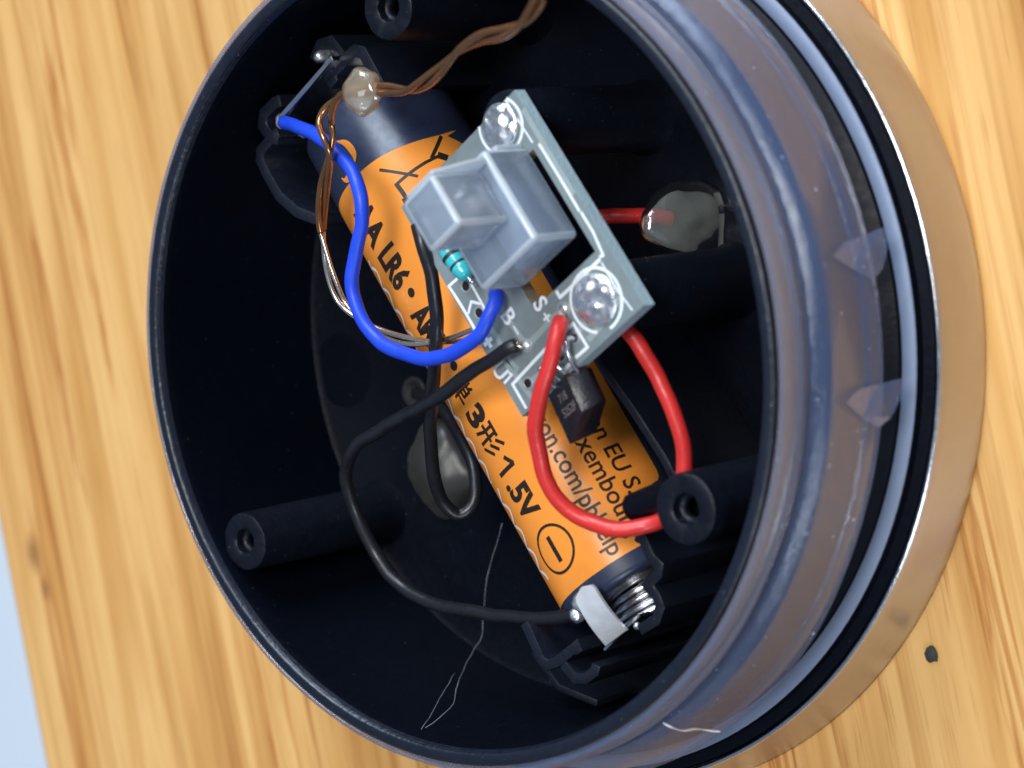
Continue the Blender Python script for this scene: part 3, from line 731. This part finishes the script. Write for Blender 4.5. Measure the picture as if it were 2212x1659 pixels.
# bright moulded ribs: flange on the far side, gusset between cap and block
g = G(); obox(g, pb(ca0-0.55, cb0+0.3, 0.06), PA*0.5, PB*(cb1-cb0-0.2), UP*3.4); bmobj('flange', bevelled(g, 0.15, 2), M['frost_edge'], sw, auto=40)
g = G(); v = [pb(sa0-0.32, sb0+0.1, 11.6), pb(sa0-0.32, sb0+1.7, 11.6), pb(sa0-0.32, sb0-1.9, 5.8), pb(sa0-0.32, sb0-1.2, 7.2)]
pts = [(sb1-0.5, 11.5), (sb0+0.1, 11.5), (sb0-1.2, 7.4), (sb0-1.3, 6.3), (sb0-0.9, 5.75), (sb1-0.5, 5.75)]
v = [pb(sa0-0.38, b, z) for b, z in pts] + [pb(sa0+0.0, b, z) for b, z in pts]; n = len(pts)
g.add(v, [list(range(n)), [n+i for i in range(n)][::-1]] + [[i, (i+1) % n, n+(i+1) % n, n+i] for i in range(n)])
bmobj('gusset', bevelled(g, 0.12, 2), M['frost_edge'], sw, auto=40)
# dark switch body inside the cover
g = G(); obox(g, pb(ca0+1.1, cb0+1.0, -1.2), PA*(ca1-ca0-2.2), PB*(cb1-cb0-2.0), UP*2.6)
M['switch_grey'] = mat('switch_body', (0.22, 0.29, 0.42), 0.45)
bmobj('switch_body', bevelled(g, 0.25, 2), M['switch_grey'], PC, auto=40)
# regulator chip hanging off the board's short edge on bent legs
k = lambda x, y, z: at(932.6 + .2976*x, 493.7 + .2976*y, z)
e_top, e_bot = k(965, 1066, 21.9), k(1102, 1306, 21.4)           # crest between printed face and bevel
VA = (e_bot - e_top); VA.z = 0; CLn = VA.length; VA.normalize()
VW = Vector((-VA.y, VA.x, 0)); VW = VW if VW.x > 0 else -VW
cs_ = [(0, 0), (0.95, -0.72), (1.35, -1.4), (1.1, -2.4), (-1.4, -2.6), (-3.45, -1.15)]
g = G(); n = len(cs_); cpt = lambda t, c: e_top + VA*t + VW*c[0] + UP*c[1]
tops = [cpt(0.0, c) for c in cs_]; bots = [cpt(CLn + (1.9 if c[0] < 0 else 0.3) - (0.0 if c[0] < 1 else 0.25), c) for c in cs_]
g.add(tops + bots, [list(range(n))[::-1], [n+i for i in range(n)]] + [[i, (i+1) % n, n+(i+1) % n, n+i] for i in range(n)])
chip = bmobj('regulator_chip', bevelled(g, 0.14, 2), M['chip'], PC, auto=35)
def etch(body, t, u, size):
    bm = text_flat(body, size, 0.9, 0.0); d = Vector((cs_[5][0], cs_[5][1])); d.normalize()
    fw = (VW*d.x + UP*d.y); nrm = fw.cross(VA); nrm = nrm if nrm.z > 0 else -nrm
    # letters read across the package, up towards the legs
    for v in bm.verts: v.co = e_top + VA*(t - v.co.y) + fw*(u - v.co.x) + nrm*0.03
    bmobj('marking', bm, M['etch'], chip, smooth=False)
etch('5252F', 2.9, 2.6, 0.75); etch('718', 1.7, 2.3, 0.75)
for i, (lx, ly) in enumerate(((1035, 800), (940, 920), (895, 960), (850, 1000))):
    c = pl(*C4(lx, ly)); u = 1.0 - i*0.95
    s0 = pb(c.x, c.y, -0.3); s1 = pb(c.x, c.y, 1.0); e_ = e_top + VW*(u-0.2) + UP*(-0.9)
    g = G(); tube(g, catmull([s0, s1, s1.lerp(e_, .5) + UP*0.5, e_ + VA*0.3], 6), 0.24, 8); g.build('leg', M['nickel'], chip)

# ------------------------------------------------------------------ wires
def wire(name, path, r, mt, label, nn=16, k=10, rfun=None):
    pts = catmull([at(x, y, z) for x, y, z in path], k); g = G()
    ph = random.random()*10
    pts = [p + Vector((noise.noise(p*0.35 + Vector((ph, 0, 0))), noise.noise(p*0.35 + Vector((0, ph, 9))), noise.noise(p*0.35 + Vector((3, 5, ph)))))*0.16 for p in pts]
    tube(g, pts, r, nn, rfun=rfun or (lambda t: r*(1+0.02*math.sin(t*40+ph))))
    lo = min(pts, key=lambda p: p.z)
    o = g.build(name, M[mt], None, org=lo); tag(o, label, 'wire'); return o
wire('blue_wire', [(613, 262, 17.3), (650, 276, 19.2), (697, 301, 20.6), (745, 346, 21.4), (778, 410, 22.0), (782, 480, 22.2), (766, 560, 22.2), (764, 630, 22.2), (788, 698, 22.3), (838, 750, 22.6), (905, 773, 23.0), (975, 764, 23.4), (1030, 728, 23.6), (1062, 672, 23.2), (1072, 640, 22.2), (1070, 636, 21.2)], 0.64, 'blue',
     'blue wire looping from the metal contact plate to the circuit board')
rw = wire('red_wire', [(1211, 690, 22.3), (1203, 722, 23.2), (1186, 790, 23.6), (1166, 860, 23.4), (1158, 930, 22.8), (1168, 1000, 22.0), (1200, 1070, 21.0), (1255, 1118, 20.0), (1325, 1143, 19.2), (1390, 1137, 18.2), (1432, 1118, 17.0), (1470, 1066, 15.8), (1478, 1000, 15.6), (1466, 920, 15.8), (1428, 830, 16.2), (1385, 755, 16.8), (1352, 706, 17.0), (1336, 650, 15.0), (1312, 565, 11.5), (1290, 508, 8.5), (1288, 476, 6.8), (1312, 470, 6.0), (1350, 468, 5.0), (1410, 468, 3.2), (1450, 472, 1.6)], 0.70, 'red',
     'red wire curling from the circuit board round a screw post into clear glue')
bw = wire('black_wire', [(1117, 746, 22.1), (1092, 757, 22.4), (1040, 790, 22.2), (985, 830, 21.6), (930, 868, 20.4), (870, 900, 18.6), (800, 942, 16.8), (764, 975, 15.8), (748, 1020, 14.6), (762, 1090, 13.2), (800, 1175, 12.0), (850, 1250, 11.6), (920, 1297, 12.0), (1010, 1320, 12.8), (1100, 1332, 13.6), (1180, 1336, 14.4), (1246, 1326, 15.2)], 0.62, 'wire_black',
     'long black wire bowing from the circuit board to the spring contact')
wire('black_wire', [(902, 486, 21.6), (912, 530, 21.8), (930, 590, 21.2), (942, 660, 20.4), (944, 730, 19.8), (938, 800, 19.0), (930, 870, 17.8), (931, 940, 16.0), (936, 1010, 14.0), (952, 1075, 12.0), (985, 1112, 10.6), (1018, 1095, 9.6), (1029, 1050, 8.8), (1018, 995, 8.0), (992, 940, 6.4), (962, 890, 4.4), (930, 865, 2.6), (900, 849, 1.0)], 0.62, 'wire_black',
     'black wire hanging in a narrow loop beside the battery flank')
def strands(parent, a, b):
    for i in range(5):
        o_ = Vector((random.uniform(-.2, .2), random.uniform(-.2, .2), random.uniform(-.1, .2)))
        g = G(); tube(g, catmull([a + o_*0.8, (a+b)/2 + o_*1.6 + Vector((0, 0, .25)), b + o_*0.5, b - Vector((0, 0, .5))], 5), 0.11, 7); g.build('conductor', M['tinned'], parent)
strands(rw, at(1212, 687, 22.25), at(1219, 668, 21.3)); strands(bw, at(1116, 746, 22.1), at(1136, 747, 21.3))
sblob(at(1137, 747, 21.3), 0.42, 0.28, 3, bw, 'solder'); sblob(at(1219, 667, 21.3), 0.42, 0.28, 6, rw, 'solder')
# thin twisted pair of a fairy-light string with one resin bead
CW = empty('fairy_light_wire', at(700, 560, 17.0), 'thin twisted copper wire with a milky LED bead, crossing over the blue wire', 'wire')
path = [(1480, -700, 0.5), (1400, -620, 0.5), (1330, -520, 3), (1275, -400, 14), (1225, -260, 26), (1188, -110, 31.5), (1172, -25, 32), (1160, 10, 31), (1128, 52, 30), (1085, 72, 29), (1040, 82, 28), (995, 108, 27), (955, 148, 26), (915, 180, 25), (880, 196, 24.4), (830, 193, 24), (780, 196, 23.6), (742, 206, 23.3), (716, 232, 23.2), (703, 262, 23.1), (710, 302, 23.0), (712, 340, 22.6), (700, 400, 21.4), (694, 470, 20.2), (700, 530, 19.4), (716, 600, 18.6), (744, 660, 18.0), (800, 706, 17.8), (860, 732, 18.0), (920, 740, 18.4), (985, 732, 19.0), (1030, 716, 19.6)]
pts = catmull([at(*p) for p in path], 12); n = len(pts); n0 = 72
for s_ in (0, 1):
    q = []
    for i, p in enumerate(pts):
        t = (pts[min(i+1, n-1)] - pts[max(0, i-1)]).normalized(); sd_ = t.cross(UP).normalized(); u_ = sd_.cross(t)
        ph = i*0.085 + s_*math.pi; x = max(0, i-n0)/(n-n0)
        rad = 0.34 if x < 0.40 else 0.34 + 0.22*math.sin(min(1, (x-0.40)/0.2)*math.pi) if x < 0.6 else 0.30
        q.append(p + (sd_*math.cos(ph) + u_*math.sin(ph))*rad)
    cut = n0 + int((n-n0)*0.70)
    g = G(); tube(g, q[:cut+1], 0.31, 10); o = g.build('strand', M['copper'], CW)
    g = G(); tube(g, q[cut:], 0.24, 10); g.build('bare_end', M['tinned'], o)
bm = bmesh.new(); bmesh.ops.create_icosphere(bm, subdivisions=4, radius=1)
bc = at(783, 197, 23.6); bd = (at(830, 194, 24) - at(738, 206, 23.4)).normalized(); bs = bd.cross(UP).normalized(); bu = bs.cross(bd)
for v in bm.verts:
    p = v.co.copy(); p *= 1 + 0.24*noise.noise(p*1.4 + Vector((4, 0, 0)))
    k_ = 1.0 if p.x > 0 else 1 - 0.45*p.x*p.x
    v.co = bc + bd*p.x*(2.1 if p.x > 0 else 2.6) + bs*p.y*2.15*k_ + bu*p.z*1.3*k_
bead = bmobj('led_bead', bm, M['bead'], CW)
g = G(); obox(g, bc - bd*0.5 - bs*0.45 - bu*0.3, bd*1.0, bs*0.9, bu*0.5)
M['led'] = mat('led_chip', (0.62, 0.66, 0.62), 0.4); bmobj('led_die', bevelled(g, 0.1, 1), M['led'], bead, smooth=False)

# ------------------------------------------------------------------ crumbs and threads
c = at(2016, 1412, 0); bm = bmesh.new(); bmesh.ops.create_icosphere(bm, subdivisions=3, radius=1)
for v in bm.verts:
    p = v.co.copy(); p *= 1 + 0.35*noise.noise(p*1.7); v.co = c + Vector((p.x*0.62, p.y*0.66, (p.z+0.9)*0.30))
tag(bmobj('crumb', bm, M['crumb'], None, org=c), 'tiny dark crumb lying on the wood beside the steel band', 'crumb')
def thread(paths, label):
    g = G(); allp = []
    for pth, r in paths:
        pts = catmull([at(x, y, z) for x, y, z in pth], 5); ph = random.random()*9
        pts = [p + Vector((noise.noise(p*0.9), noise.noise(p*0.9+Vector((7, 1, 3))), 0))*0.12 for p in pts]
        tube(g, pts, r, 6, rfun=lambda t: r*(0.7 + 0.9*max(0, noise.noise(Vector((t*14+ph, 0, 0)))))); allp += pts
    tag(g.build('thread', M['thread'], None, org=min(allp, key=lambda p: p.z)), label, 'thread')
thread([([(1085, 1130, 2.0), (1068, 1190, 2.0), (1052, 1250, 2.0), (1044, 1340, 2.4), (1040, 1375, 3.5), (1018, 1416, 6.0), (1004, 1440, 8.0), (988, 1480, 11.0), (972, 1530, 15.0), (905, 1585, 19.0)] , 0.05), ([(983, 1452, 9.5), (950, 1510, 14.0), (915, 1570, 18.4), (898, 1586, 19.2)], 0.04)], 'fine dusty thread hanging down the inside wall of the black housing')
